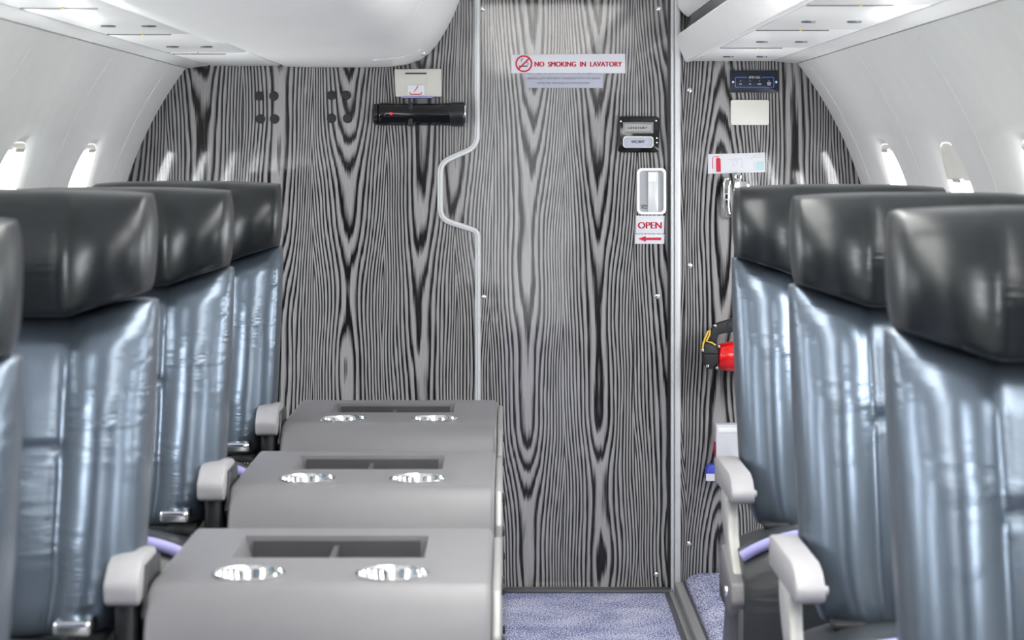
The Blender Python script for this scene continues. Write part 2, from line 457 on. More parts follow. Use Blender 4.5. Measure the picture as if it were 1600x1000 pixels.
for i, (s, y) in enumerate(WIN):
    d = -1 if s == 'l' else 1
    root = bpy.data.objects.new('window_%d' % (i + 1), None); C.objects.link(root); root.location = on_wall(s, y, (0, 0), CR + .012); struct(root); root.empty_display_size = .05
    def skin(rows, r0, r1):
        bm = B(); g = [[[bm.verts.new(on_wall(s, y, p, r)) for p in row] for row in rows] for r in (r0, r1)]
        n, m = len(rows), len(rows[0])
        for k in range(n - 1):
            for q in range(m - 1):
                for gg in g: bm.faces.new((gg[k][q], gg[k][q + 1], gg[k + 1][q + 1], gg[k + 1][q]))
            for q in (0, m - 1): bm.faces.new((g[0][k][q], g[0][k + 1][q], g[1][k + 1][q], g[1][k][q]))
        for k in (0, n - 1):
            for q in range(m - 1): bm.faces.new((g[0][k][q], g[0][k][q + 1], g[1][k][q + 1], g[1][k][q]))
        return bm
    def rows(z0, z1, n=10, hx=.122, rr=.105, hz=.183):
        out = []
        for k in range(n + 1):
            z = z0 + (z1 - z0) * k / n; e = max(0, abs(z) - (hz - rr)); w = hx - rr + math.sqrt(max(0, rr * rr - e * e)) + .012
            out.append([(-w, z), (-w / 2, z), (0, z), (w / 2, z), (w, z)])
        return out
    obj('pane', skin(rows(-.183, .183, 16), CR + .0125, CR + .0145), 'glass', root)
    # pull-down shade: most are up and show only their lower lip
    drop = 0.016
    if s == 'r' and abs(y - 4.51) < .01: drop = 0.085
    sh = obj('shade', skin(rows(.183 - drop, .183, 8), CR + .0095, CR + .0115), 'cream', root)
    obj('pull_lip', skin([[(-.04, .181 - drop), (.04, .181 - drop)], [(-.04, .189 - drop), (.04, .189 - drop)]], CR + .002, CR + .0096), 'beige', sh)

# bulkhead: left panel, door, right panel (each a slab whose outer edge follows the cabin circle)
ZT = wz(-60)
jog = [(745.5, -60), (745.5, 229), (688, 254), (688, 342), (742, 360), (746.5, 366), (747, 918)]
jogw = round_path([(wx(a), wz(b)) for a, b in jog], 0.030)
def rim_pts(zlo, zhi, d, n=40, r=CR + 0.03):
    return [(CCX + d * math.sqrt(max(0.0, r * r - (zlo + (zhi - zlo) * i / n - CCZ) ** 2)), zlo + (zhi - zlo) * i / n) for i in range(n + 1)]
bm = B(); prism(bm, [tuple(p) for p in jogw] + rim_pts(0.0, ZT, -1), 'y', YW, YW + 0.03)
struct(obj('wall_back', bm, 'wood_left', smooth=30))
DX1 = 1043
bm = B(); prism(bm, [(p.x + .001, p.y) for p in jogw] + [(wx(DX1), wz(918)), (wx(DX1), ZT)], 'y', YW, YW + 0.03)
door = struct(obj('door_1', bm, 'wood_door', smooth=30))
bm = B(); prism(bm, [(wx(1045), ZT), (wx(1045), 0.0)] + rim_pts(0.0, ZT, 1), 'y', YW, YW + 0.03)
struct(obj('wall_back_right', bm, 'wood_right', smooth=30))
# pale edge moulding that steps round the latch side of the door
prof = [(-1, 0), (-1, .005), (-.75, .009), (-.35, .0095), (-.25, .008), (-.1, .008), (0, .0105), (.7, .0105), (1, .007), (1, 0)]
bm = B(); ribbon(bm, jogw, 4.6 * K, prof, YW)
struct(obj('trim_1', bm, 'trim', smooth=30))
# door post
bm = B(); box(bm, wx(1047.5), wx(1052.5), YW - .020, YW, 0.0, ZT, .002); box(bm, wx(1053), wx(1062.5), YW - .026, YW, 0.0, ZT, .004)
struct(obj('trim_2', bm, 'trim'))
bm = B(); box(bm, wx(1043), wx(1047.5), YW - .004, YW, 0.0, ZT)
struct(obj('trim_3', bm, 'black'))
# door sill
bm = B(); box(bm, wx(775), wx(1046), YW - .012, YW + .02, 0.0, wz(917.2), .002)
struct(obj('trim_4', bm, 'trim'))
bm = B(); box(bm, wx(775), wx(1046), YW - .07, YW - .012, 0.0, 0.004, .001); box(bm, wx(775), wx(1046), YW - .078, YW - .07, 0.0, 0.0075, .001)
struct(obj('trim_5', bm, 'alu_dark'))

# floors: sunk aisle, raised seat platforms
AX0, AX1 = -0.02, 0.452
bm = B(); box(bm, AX0, AX1 + .05, YB, YW, -0.05, 0.0)
struct(obj('floor', bm, 'carpet'))
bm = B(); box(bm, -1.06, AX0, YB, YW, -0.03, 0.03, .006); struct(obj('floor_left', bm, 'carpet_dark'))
bm = B(); prism(bm, [(AX1 + .035, 0.0), (AX1 + .035, 0.012), (AX1 + .045, 0.027), (AX1 + .068, 0.037), (AX1 + .1, 0.040), (1.0, 0.040), (1.0, 0.0)], 'y', YB, YW)
struct(obj('floor_right', bm, 'carpet'))
bm = B(); box(bm, AX1 - .012, AX1 + .004, YB, YW - .08, 0.0, 0.006, .001)
box(bm, AX1 + .004, AX1 + .026, YB, YW - .055, 0.0, 0.026, .002)
struct(obj('trim_6', bm, 'silver'))
bm = B(); box(bm, AX1 - .024, AX1 - .012, YB, YW - .08, 0.0, 0.004); box(bm, AX1 + .026, AX1 + .034, YB, YW - .02, 0.0, 0.018)
struct(obj('trim_7', bm, 'alu_dark'))

# bulkhead at the entrance end of the cabin, with its doorway
bm = B()
for x0, x1, z0, z1 in ((-1.08, -.28, 0.0, 1.80), (.48, 1.02, 0.0, 1.80), (-.28, .48, 1.66, 1.80)): box(bm, x0, x1, YB, YB + .03, z0, z1)
struct(obj('wall_front', bm, 'liner'))
# cove strips between wall liner and service panels
ZP = wz(103); ZQ = wz(96.5)
for nm, (xa, za), (xb, zb) in (('trim_8', (wx(295), wz(107)), (wx(326), wz(102.5))), ('trim_9', (wx(1243.5), wz(99.5)), (wx(1206.5), wz(95.5)))):
    bm = B(); prism(bm, [(xa, za), (xb, zb), (xb, zb + .012), (xa, za + .012)], 'y', YB, YW - .002, .002)
    struct(obj(nm, bm, 'panel'))

for nm, a, b, z in (('gap_shade_left', 325.6, 329.6, wz(102.4)), ('gap_shade_right', 1202.8, 1207, wz(95.4))):  # black strips put in as the shade of the gaps beside the service panels
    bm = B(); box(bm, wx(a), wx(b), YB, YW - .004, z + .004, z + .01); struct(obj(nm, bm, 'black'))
# ------------------------------------------------------------------ overhead service panels
def service_panel(side, y0, y1, label, gaps):
    if side == 'l': xa, xb, z = wx(329.5), wx(438), ZP
    else: xa, xb, z = wx(1079), wx(1203), ZQ
    t = thing('overhead_service_panel', label, 'ceiling panel', ((xa + xb) / 2, (y0 + y1) / 2, z), 'service panels over the %s seats' % ('left' if side == 'l' else 'right'))
    bm = B(); box(bm, xa, xb, y0, y1, z, z + .02, .003)
    obj('panel', bm, 'panel', t)
    w = xb - xa
    if gaps:
        for f in (.32, .72):
            bm = B(); lathe(bm, [(0.0, 0), (.013, 0), (.015, .003), (.013, .006)], (xa + w * f, y1 - .28, z + .0035), (0, 0, -1), 20); obj('air_vent', bm, 'alu_dark', t)
    bm = B()
    cyl(bm, (xa + w * .42, y1 - .018, z + .001), (xa + w * .42, y1 - .018, z - .003), .0022, None, 10)
    obj('release_pin', bm, 'yellow', t)
    bm = B(); box(bm, xa + w * .02, xa + w * .70, y0 + .002, y0 + .007, z - .0012, z + .001); obj('shadow_gap', bm, 'rubber', t)
    return t
for i in range(11):
    y1 = 4.99 - .76 * i; y0 = y1 - .756
    if y0 < YB: break
    service_panel('l', y0, y1, ['white service panel with two vents over the left seats, nearest the bulkhead', 'white service panel over the left seats, second from the bulkhead', 'white service panel over the left seats, at the top left picture corner'][i] if i < 3 else 'white overhead service panel above left seats behind the viewer', True)
service_panel('l', 5.06, YW - .002, 'short white closing panel over the left seats, touching the wood bulkhead', False)
for i in range(11):
    y1 = 5.72 - .72 * i; y0 = y1 - .716
    if y0 < YB: break
    service_panel('r', y0, y1, ['white service panel over the right seats, touching the wood bulkhead', 'white service panel over the right seats, second from the bulkhead', 'white service panel over the right seats, cut by the picture top'][i] if i < 3 else 'white overhead service panel above right seats behind the viewer', True)

# ------------------------------------------------------------------ overhead bins
binp = [(441, 100), (447, 104), (470, 105), (560, 105.5), (610, 104.5), (636, 101), (656, 94), (672, 82), (684, 68), (697, 47), (709, 24), (718, 0), (724, -30), (726, -80), (724, -135), (441, -135)]
def bin_pts(scale, drop):
    cx, cz = wx(560), wz(0)
    return [(cx + (wx(a) - cx) * scale[0], cz + (wz(b) - cz) * scale[1] - drop) for a, b in binp]
def bin_body(y0, y1, drop, round_end):
    t = bmesh.new(); rows = []
    st = [(y0, 1.0)]
    if round_end:
        for k in range(8):
            a = k / 7 * PI / 2; st.append((y1 - .09 * (1 - math.sin(a)), 1 - .16 * (1 - math.cos(a))))
    else: st.append((y1, 1.0))
    for y, sc in st: rows.append([t.verts.new((px, y, pz)) for px, pz in bin_pts((sc, sc), drop)])
    for a, b in zip(rows, rows[1:]):
        for i in range(len(a)):
            j = (i + 1) % len(a); t.faces.new((a[i], a[j], b[j], b[i]))
    t.faces.new(rows[0]); t.faces.new(rows[-1][::-1])
    return t
t = thing('overhead_bin', 'white rounded luggage bin over the left seats, end section touching the bulkhead', 'luggage bin', (wx(580), 5.1, ZP), 'luggage bins over the left seats')
obj('bin_body', bin_body(4.408, YW - .002, 0.0, False), 'white', t)
bm = B(); tube(bm, [(wx(600), 5.3, wz(105.5)), (wx(640), 5.33, wz(100)), (wx(664), 5.40, wz(88))], .0018, 6); obj('seam', bm, 'cream', t)
bm = B(); box(bm, wx(655), wx(668), 5.60, 5.62, wz(90), wz(84), .001); obj('catch', bm, 'alu', t)
for i, (y0, y1) in enumerate(((2.9, 4.40), (1.4, 2.896), (-.1, 1.396), (-1.6, -.104), (-2.98, -1.604))):
    t = thing('overhead_bin', ['white rounded luggage bin over the left seats, second from the bulkhead', 'white luggage bin filling the top edge over the left seats'][i] if i < 2 else 'white luggage bin over left seats behind the viewer', 'luggage bin', (wx(580), (y0 + y1) / 2, ZP - .01), 'luggage bins over the left seats')
    obj('bin_body', bin_body(y0, y1, .010, i == 0), 'white', t)
# right side: shallow fascia locker with an open dark slot
for i, (y0, y1) in enumerate(((2.9, 5.735), (0.0, 2.896), (-2.98, -.004))):
    t = thing('overhead_locker', ['white slim overhead locker with dark slot over the right seats, at the bulkhead', 'white slim overhead locker over the right seats above the picture'][i] if i < 2 else 'white slim overhead locker over right seats behind the viewer', 'luggage bin', (wx(1100), (y0 + y1) / 2, ZQ), 'slim lockers over the right seats')
    low = [(wx(1078), wz(96.5)), (wx(1073), wz(98)), (wx(1069), wz(96.5)), (wx(1061), wz(78)), (wx(1054.5), wz(58)), (wx(1057), wz(55)), (wx(1064), wz(55)), (wx(1140), wz(30)), (wx(1140), wz(80)), (wx(1078), wz(83))]
    bm = B(); prism(bm, low, 'y', y0, y1, .0); obj('locker_body', bm, 'white', t)
    up = [(wx(1073), wz(28)), (wx(1065), wz(22)), (wx(1058), wz(12)), (wx(1056), wz(-10)), (wx(1056), wz(-48)), (wx(1138), wz(2)), (wx(1138), wz(10)), (wx(1085), wz(24))]
    bm = B(); prism(bm, up, 'y', y0, y1 - .01, .0); obj('locker_door', bm, 'white', t)
    bm = B(); prism(bm, [(wx(1068), wz(54)), (wx(1074), wz(28)), (wx(1139), wz(12)), (wx(1139), wz(31))], 'y', y0, y1 - .004); obj('slot_lining', bm, 'black', t)
# added lights under the aisle ceiling, out of view, for fill and seat highlights
for i in range(4):
    y1 = 3.75 - i * 1.68
    t = thing('added_ceiling_light', 'long white added light over the aisle above the picture', 'lamp', (0.17, y1 - .8, 1.75), 'added lights over the aisle')
    bm = B(); box(bm, -.115, .455, y1 - 1.6, y1, 1.732, 1.75, .004); obj('housing', bm, 'white', t)
    bm = B(); box(bm, -.095, .435, y1 - 1.57, y1 - .03, 1.722, 1.733, .003); obj('diffuser', bm, 'lamp', t)

# ------------------------------------------------------------------ seats
def pillow(bm, ns, nt, fx, fz, fyf, fyb):
    t = bmesh.new()
    ss = [math.sin(-PI / 2 + PI * i / ns) * .55 + (2 * i / ns - 1) * .45 for i in range(ns + 1)]
    ts = [.5 - .5 * (math.cos(PI * j / nt) * .6 + (1 - 2 * j / nt) * .4) for j in range(nt + 1)]
    Fg = [[t.verts.new((fx(s, q), fyf(s, q), fz(s, q))) for s in ss] for q in ts]
    Bg = [[t.verts.new((fx(s, q), fyb(s, q), fz(s, q))) for s in ss] for q in ts]
    for j in range(nt):
        for i in range(ns):
            t.faces.new((Fg[j][i], Fg[j][i + 1], Fg[j + 1][i + 1], Fg[j + 1][i]))
            t.faces.new((Bg[j][i + 1], Bg[j][i], Bg[j + 1][i], Bg[j + 1][i + 1]))
    bmesh.ops.remove_doubles(t, verts=t.verts, dist=1e-5)
    merge(bm, t)
SE = lambda v, p: max(0.0, 1 - abs(v) ** p) ** (1.0 / p)
G = lambda v, w: math.exp(-(v / w) ** 2)
SE_, SC_ = .992, .957      # height of the headrest seam at the edges and in the centre
CR_S = .47                                   # where the side bolsters meet the centre panel
def seam_z(s, e, c):
    a = abs(s)
    if a <= CR_S: return c
    return c + (e - c) * (a - CR_S) / (1 - CR_S)
def make_seat(side):
    # local coordinates: x across, y = 0 at the rear edge of the back's side, facing -y, z above the aisle floor
    d = 1 if side == 'l' else -1             # direction of the aisle
    t = thing('passenger_seat', '', 'seat', (0, 0, 0), 'black leather seats on the %s of the aisle' % ('left' if side == 'l' else 'right'))
    hw, top = .198, 1.126
    def q2z_head(s, q): 
        zb = seam_z(s, SE_, SC_)
        zt = top - .006 * abs(s) ** 3
        return zb + (zt - zb) * q
    def hyf(s, q):
        e = SE(s, 14) * SE(2 * q - 1, 9 if q < .5 else 4.2)
        a = abs(s)
        return -.060 - .055 * e - e * (.018 * math.sin(PI * q) + .004 + (.014 * (1 - (2 * (a - CR_S) / (1 - CR_S) - 1) ** 2) if a > CR_S else .006 * math.cos(PI / 2 * a / CR_S))) - .11 * (1.126 - q2z_head(s, q)) + e * .003 * G(a - CR_S, .03)
    bm = B(); pillow(bm, 44, 26, lambda s, q: hw * s * (1 - .02 * (2 * q - 1) ** 2), q2z_head, hyf, lambda s, q: -.060 + .060 * SE(s, 9) * SE(2 * q - 1, 4) - .11 * (1.126 - q2z_head(s, q)))
    obj('headrest', bm, 'head', t, 60)
    zlow = .56 if side == 'l' else .50
    def bz(s, q):
        zt = seam_z(s, SE_, SC_) + .012 - .016 * abs(s) ** 8
        zb = zlow + .012 * (abs(s) ** 2)
        return zb + (zt - zb) * q
    lean = lambda z: -(.97 - z) * .20
    def byf(s, q):
        e = SE(s, 10) * (SE(2 * q - 1, 7) if q < .5 else SE(2 * q - 1, 12)); a = abs(s)
        z = bz(s, q); b = 0.0
        if a > CR_S:
            k = (a - CR_S) / (1 - CR_S)
            b = .012 + .026 * (1 - (2 * k - 1) ** 2) - .004 * k
        else: b = .012 + .014 * math.cos(PI / 2 * a / CR_S)
        if a < CR_S: b -= .006 * G(z - .80, .006)
        b -= .004 * G(a - CR_S, .02)
        b += .010 * math.sin(PI * q) - .034 * max(0, (q - .86) / .14) ** 2
        return -.055 + lean(z) - e * (.045 + b)
    def bx(s, q): return s * (hw - .010 * (1 - q) ** 2 - .022 * max(0, .25 - q) ** 2 / .0625)
    bm = B(); pillow(bm, 56, 60, bx, bz, byf, lambda s, q: -.055 + lean(bz(s, q)) + .055 * SE(s, 10) * SE(2 * q - 1, 7))
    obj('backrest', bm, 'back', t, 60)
    zc = .612 if side == 'l' else .563
    # seat cushion with edging
    cx0 = -.022 if side == 'r' else 0.0
    def cz(s): return zc - .045 * abs(s) ** 3.2
    bm = B()
    tb = bmesh.new(); ns, nn = 20, 18
    rows = []
    for j in range(nn + 1):
        q = j / nn; y = -.06 - .42 * q
        row = []
        for i in range(ns + 1):
            s = -1 + 2 * i / ns
            drop = .07 * (1 - q) ** 1.2 + .05 * max(0, (q - .85) / .15) ** 2
            row.append(tb.verts.new((cx0 + s * .20, y - .02 * q * (1 - s * s), cz(s) - drop)))
        rows.append(row)
    low = [[tb.verts.new((v.co.x, v.co.y * .97, .36)) for v in r] for r in rows]
    for j in range(nn):
        for i in range(ns):
            tb.faces.new((rows[j][i], rows[j + 1][i], rows[j + 1][i + 1], rows[j][i + 1]))
            tb.faces.new((low[j][i], low[j][i + 1], low[j + 1][i + 1], low[j + 1][i]))
    for j in range(nn):
        tb.faces.new((rows[j][0], low[j][0], low[j + 1][0], rows[j + 1][0])); tb.faces.new((rows[j][ns], rows[j + 1][ns], low[j + 1][ns], low[j][ns]))
    for i in range(ns):
        tb.faces.new((rows[0][i], rows[0][i + 1], low[0][i + 1], low[0][i])); tb.faces.new((rows[nn][i], low[nn][i], low[nn][i + 1], rows[nn][i + 1]))
    merge(bm, tb); obj('seat_cushion', bm, 'cush', t, 50)
    bm = B()
    pts = [(cx0 + s * .202, -.455 - .02 * (1 - s * s), cz(s) - .012) for s in [-1 + 2 * i / 28 for i in range(29)]]
    tube(bm, pts, .010, 8); obj('cushion_edging', bm, 'rim', t, 60)
    # seat pan and legs
    bm = B(); box(bm, -.19, .19, -.42, .02, .31, .36, .01); obj('seat_pan', bm, 'alu_dark', t)
    for sy in (-.36, -.04):
        bm = B(); box(bm, -.015 + d * .12, .015 + d * .12, sy - .02, sy + .02, .045, .312, .004); obj('leg', bm, 'alu_dark', t)
    # belt buckle lying at the aisle side of the cushion
    bm = B(); xb = d * .135
    if side == 'l': box(bm, xb - .026, xb + .02, -.29, -.235, zc - .022, zc - .004, .004)
    else: box(bm, xb - .02, xb + .02, -.20, -.16, zc - .055, zc - .035, .004)
    bb = obj('belt_buckle', bm, 'chrome' if side == 'l' else 'black', t)
    bm = B(); box(bm, xb - .025, xb + .022, -.236, -.08, zc - .05, zc - .04, .003); obj('belt_strap', bm, 'rubber', bb)
    # armrest on the aisle side
    if side == 'l':
        x0, x1, za, yf, yb = .162, .206, .671, -.245, -.10
    else:
        x0, x1, za, yf, yb = -.236, -.196, .630, -.405, -.11
    hb = .052 if side == 'l' else .042
    pr = [(yb, za - .05), (yb, za - .004), (yb - .03, za), (yf + .06, za + .002), (yf + .03, za - .004), (yf + .004, za - .022), (yf, za - .030), (yf + .004, za - hb), (yf + .014, za - hb - .004)]
    bm = B(); prism(bm, pr, 'x', x0, x1, .005, 2); ar = obj('armrest', bm, 'arm', t)
    if side == 'r':
        bm = B(); cyl(bm, (x1 - .004, yf + .012, za - .028), (x1 + .004, yf + .012, za - .028), .007, .006, 12, .002); obj('recline_button', bm, 'arm', ar)
        # curved pillar below it
        pa = [(-.33, za - .044), (-.325, .56), (-.34, .52), (-.40, .485), (-.44, .46), (-.44, .43)]
        pb = [(-.32, .43), (-.30, .47), (-.235, .53), (-.215, .56), (-.215, za - .044)]
        P2 = round_path(pa, .03) + round_path(pb, .03)
        bm = B(); prism(bm, [tuple(v) for v in P2], 'x', x0 + .001, x0 + .019, .003); obj('pillar', bm, 'pillar', t)
        bm = B(); prism(bm, [(-.46, .462), (-.30, .50), (-.27, .47), (-.27, .43), (-.44, .40), (-.47, .43)], 'x', x0 - .008, x0 + .03, .006); jo = obj('joint', bm, 'shell', t)
        bm = B(); cyl(bm, (x0 - .012, -.40, .438), (x0, -.40, .438), .009, None, 16, .002); obj('bolt', bm, 'chrome', jo)
        bm = B(); prism(bm, [(-.46, .43), (-.29, .45), (-.20, .30), (-.16, .06), (-.44, .06), (-.45, .30)], 'x', x0 + .004, x0 + .028, .004); obj('side_frame', bm, 'alu_dark', t)
        bm = B(); box(bm, x0 + .004, x0 + .05, -.42, -.10, .040, .062, .006); obj('foot', bm, 'alu_dark', t)
    else:
        bm = B(); prism(bm, [(yb, za - .12), (yb, za - .012), (yf + .05, za - .012), (yf + .03, za - .075), (yf + .06, za - .12)], 'x', x1 - .002, x1 + .005, .002); obj('armrest_bracket', bm, 'black', ar)
        bm = B(); box(bm, x0 + .008, x1 - .006, yf + .03, yb, za - .30, za - .05, .006); obj('armrest_support', bm, 'black', t)
    return t
XL, XR = -.467 - .198, .423 + .198
HID = 'black leather cabin seat level with or behind the viewer'
rows_l = ((4.48, 'black leather seat on the left of the aisle, nearest the wood bulkhead'),
          (3.68, 'second black leather seat from the bulkhead on the left of the aisle'),
          (2.88, 'third black leather seat from the bulkhead on the left, beside the nearest folded seat back'),
          (2.08, 'nearest left black leather seat, cut by the left edge of the photo'),
          (1.28, HID), (.48, HID), (-.32, HID), (-1.12, HID), (-1.92, HID))
rows_r = ((4.00, 'right black leather seat beside the fire extinguisher, nearest the bulkhead'),
          (3.20, 'middle black leather seat of the three on the right of the aisle'),
          (2.40, 'nearest right black leather seat, cut by the right edge of the photo'),
          (1.60, HID), (.80, HID), (0.0, HID), (-.80, HID))
for side, X, rows in (('l', XL, rows_l), ('r', XR, rows_r)):
    proto = make_seat(side)
    for i, (y, lab) in enumerate(rows):
        o = proto if i == 0 else dup(proto, (0, 0, 0), lab)
        o['label'] = lab; o.location = (X, y, 0)
        if lab == HID: o['group'] = 'cabin seats behind the viewer'
        if side == 'l' and i == 2: [c for c in o.children if c.name.startswith('headrest')][0].location.z += .010

# ------------------------------------------------------------------ folded middle seat backs
def make_folded():
    t = thing('folded_seat_back', '', 'folded seat', (0, 0, 0), 'grey folded seat backs with cup holders')
    x0, x1, z = -.4533, -.018, .6376
    pr = [(.21, .47), (.21, z - .012), (.198, z), (-.19, z)]
    for k in range(1, 11):
        a = k / 10 * PI / 2; pr.append((-.19 - .072 * math.sin(a), z - .14 + .14 * math.cos(a)))
    pr += [(-.255, .475), (-.225, .463)]
    bm = B(); prism(bm, pr, 'x', x0, x1, .011, 4)
    sh = obj('shell', bm, 'shell', t)
    xc = -.240
    cutters = []
    def taper(xa, xb, ya, yb, zt, zb, ins):
        c = B(); v = []
        for (q, k) in ((zt, 0.0), (zb, ins)):
            v += [c.verts.new(p) for p in ((xa + k, ya + k * .6, q), (xb - k, ya + k * .6, q), (xb - k, yb - k * .3, q), (xa + k, yb - k * .3, q))]
        c.faces.new(v[:4]); c.faces.new(v[4:][::-1])
        for i in range(4): c.faces.new((v[i], v[4 + i], v[4 + (i + 1) % 4], v[(i + 1) % 4]))
        return c
    cutters.append(taper(xc - .132, xc + .132, -.030, .135, z + .004, z - .034, .012))
    for dx in (-.0935, .0935):
        c = B(); cyl(c, (xc + dx, -.142, z - .062), (xc + dx, -.142, z + .02), .0435, None, 48); cutters.append(c)
    cut(sh, cutters)
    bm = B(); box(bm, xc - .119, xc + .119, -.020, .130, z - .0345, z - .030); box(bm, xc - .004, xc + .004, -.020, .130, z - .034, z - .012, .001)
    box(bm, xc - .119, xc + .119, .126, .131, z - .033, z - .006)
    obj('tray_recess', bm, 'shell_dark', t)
    for dx in (-.0935, .0935):
        bm = B(); lathe(bm, [(.0475, 0), (.0480, .0022), (.0445, .0030), (.0425, .001), (.0415, -.004), (.0275, -.050), (.0, -.052), (.0, -.0575), (.0430, -.0575), (.0432, -.002)], (xc + dx, -.142, z), (0, 0, 1), 48, True)
        obj('cup_holder', bm, 'chrome', t, 40)
    # side plate, cushion and base below
    bm = B(); prism(bm, [(.23, .05), (.23, z - .03), (.19, z - .012), (-.19, z - .012), (-.235, z - .06), (-.24, .45), (-.19, .30), (-.19, .05)], 'x', -.017, -.006, .003); sp = obj('side_plate', bm, 'silver', t)
    for (yy, zz) in ((-.14, .55), (-.16, .47), (.14, .56), (.15, .30), (-.12, .20)):
        bm = B(); cyl(bm, (-.010, yy, zz), (-.001, yy, zz), .010, .008, 14, .0015); obj('bolt', bm, 'rubber', sp)
    bm = B(); box(bm, x0 + .01, x1 - .004, -.30, .18, .33, .462, .025); obj('seat_cushion', bm, 'cush', t)
    bm = B(); box(bm, x0 + .03, x1 - .03, -.26, .14, .27, .335, .01); obj('seat_pan', bm, 'alu_dark', t)
    for xx in (x0 + .08, x1 - .08):
        for yy in (-.22, .10):
            bm = B(); box(bm, xx - .015, xx + .015, yy - .02, yy + .02, .028, .275, .004); obj('leg', bm, 'alu_dark', t)
    return t
proto = make_folded()
for i, (y, lab) in enumerate(((4.48, 'grey folded seat back with two cup holders, farthest one, against the wood door'),
                              (3.68, 'grey folded seat back with two cup holders, middle one of three'),
                              (2.88, 'grey folded seat back with two cup holders, nearest and largest one'))):
    o = proto if i == 0 else dup(proto, (0, 0, 0), lab)
    o['label'] = lab; o.location = (0, y, 0)

# ------------------------------------------------------------------ things on the bulkhead
def wthing(name, label, cat, px, py, group=None): return thing(name, label, cat, (wx(px), YW, wz(py)), group)
# round plugs
pos = {'left group of four': ((405, 150), (428, 150), (407, 186), (429, 186)), 'right group of four': ((518, 149), (541, 149), (518, 185), (543, 185))}
for g, ps in pos.items():
    for (a, b), w in zip(ps, ('upper left', 'upper right', 'lower left', 'lower right')):
        bm = B(); lathe(bm, [(0, 0), (.0128, 0), (.0128, .002), (.0115, .0035), (.0, .0042)], (wx(a), YW, wz(b)), (0, -1, 0), 32)
        tag(obj('hole_plug', bm, 'rubber'), 'round black wall plug, %s one of the %s' % (w, g), 'plug', 'black plugs on the bulkhead')
# screws
for (a, b), w in zip(((754, 14), (756, 464), (1030, 14), (1027, 463), (1025, 898), (1077, 141), (1078, 415), (1076, 850)),
                     ('top left corner of the door', 'left door edge below the jogged trim', 'top right corner of the door', 'right door edge below the arrow label', 'bottom right corner of the door', 'right panel beside the call panel', 'right panel beside the farthest right seat', 'right panel just above the carpet')):
    bm = B(); lathe(bm, [(0, 0), (.0068, 0), (.0066, .0016), (.004, .003), (.0018, .0032), (.0016, .0016), (0, .0016)], (wx(a), YW, wz(b)), (0, -1, 0), 20)
    tag(obj('screw', bm, 'chrome'), 'small silver screw at the ' + w, 'screw', 'silver screws in the bulkhead')
# beige holder box
t = wthing('wall_holder', 'beige grey holder box with red marked sticker above the black flashlight', 'holder', 653, 150)
bm = B(); prism(bm, [(wx(617), wz(109)), (wx(690), wz(108)), (wx(691), wz(152)), (wx(619), wz(152))], 'y', YW - .035, YW, .004); obj('case', bm, 'beige', t)
bm = B(); plate(bm, 633, 667.5, 114, 133, 1, .0365, .034, .0006); obj('flap', bm, 'beige', t)
bm = B(); plate(bm, 634, 667, 114.5, 116.8, .5, .0375, .034); obj('slot', bm, 'shell_dark', t)
bm = B(); plate(bm, 628, 678, 150.6, 153.6, 1.4, .037, .0, .0008); obj('lower_lip', bm, 'rim', t)
bm = B(); plate(bm, 638, 664, 134, 148.5, .5, .0372, .034); st = obj('sticker', bm, 'label', t)
bm = B()
prism(bm, [(wx(647), wz(145)), (wx(648.5), wz(144)), (wx(655), wz(135)), (wx(653), wz(135.5))], 'y', YW - .0378, YW - .037)
ribbon(bm, [Vector((wx(a), wz(b))) for a, b in ((641.5, 144.5), (642, 147), (643, 147.8), (658, 147.8), (659, 147), (659.5, 144.5))], .7 * K, [(-1, 0), (-1, .0006), (1, .0006), (1, 0)], YW - .0372)
obj('red_mark', bm, 'red', st)
# flashlight in its holder
t = wthing('flashlight', 'black emergency flashlight lying level in its wall clip under the beige box', 'flashlight', 655, 196)
zc = wz(179); R = 18 * K; yc = YW - R - .006
bm = B(); lathe(bm, [(0, 0), (R * .80, 0), (R * .95, 2 * K), (R * 1.0, 5 * K), (R * .98, 14 * K), (R * .86, 24 * K), (R * .86, 95 * K), (R * .98, 105 * K), (R * .98, 112 * K)], (wx(592), yc, zc), (1, 0, 0), 40)
obj('barrel', bm, 'black_gloss', t)
bm = B(); lathe(bm, [(0, 0), (R * .98, 0), (R * 1.05, 4 * K), (R * 1.05, 20 * K), (R * .92, 23 * K), (0, 23 * K)], (wx(704), yc, zc), (1, 0, 0), 40); obj('lamp_head', bm, 'black', t)
bm = B(); lathe(bm, [(R * .8, 0), (R * .97, 0), (R * .97, 1.6 * K), (R * .8, 1.6 * K)], (wx(726.6), yc, zc), (1, 0, 0), 40, True); obj('lens_ring', bm, 'chrome', t)
bm = B(); lathe(bm, [(0, 0), (R * .55, 0), (R * .9, 3 * K), (R * .95, 9 * K), (R * .8, 10 * K), (0, 10 * K)], (wx(583), yc, zc), (1, 0, 0), 32); obj('tail_cap', bm, 'black_gloss', t)
bm = B(); plate(bm, 640, 646, 160, 198, 1, R + .030, .0, .002); box(bm, wx(600), wx(716), YW - .016, YW, wz(196), wz(162), .003); obj('clip', bm, 'black', t)
bm = B(); lathe(bm, [(0, 0), (.0035, 0), (.003, .002), (0, .003)], (wx(613), yc - R * .955, wz(178.5)), (0, -1, 0), 14); obj('indicator', bm, 'led', t)
bm = B(); plate(bm, 698, 700.5, 176, 184, .8, R * 2 + .0005, R * 2 - .004); obj('switch', bm, 'latch', t)

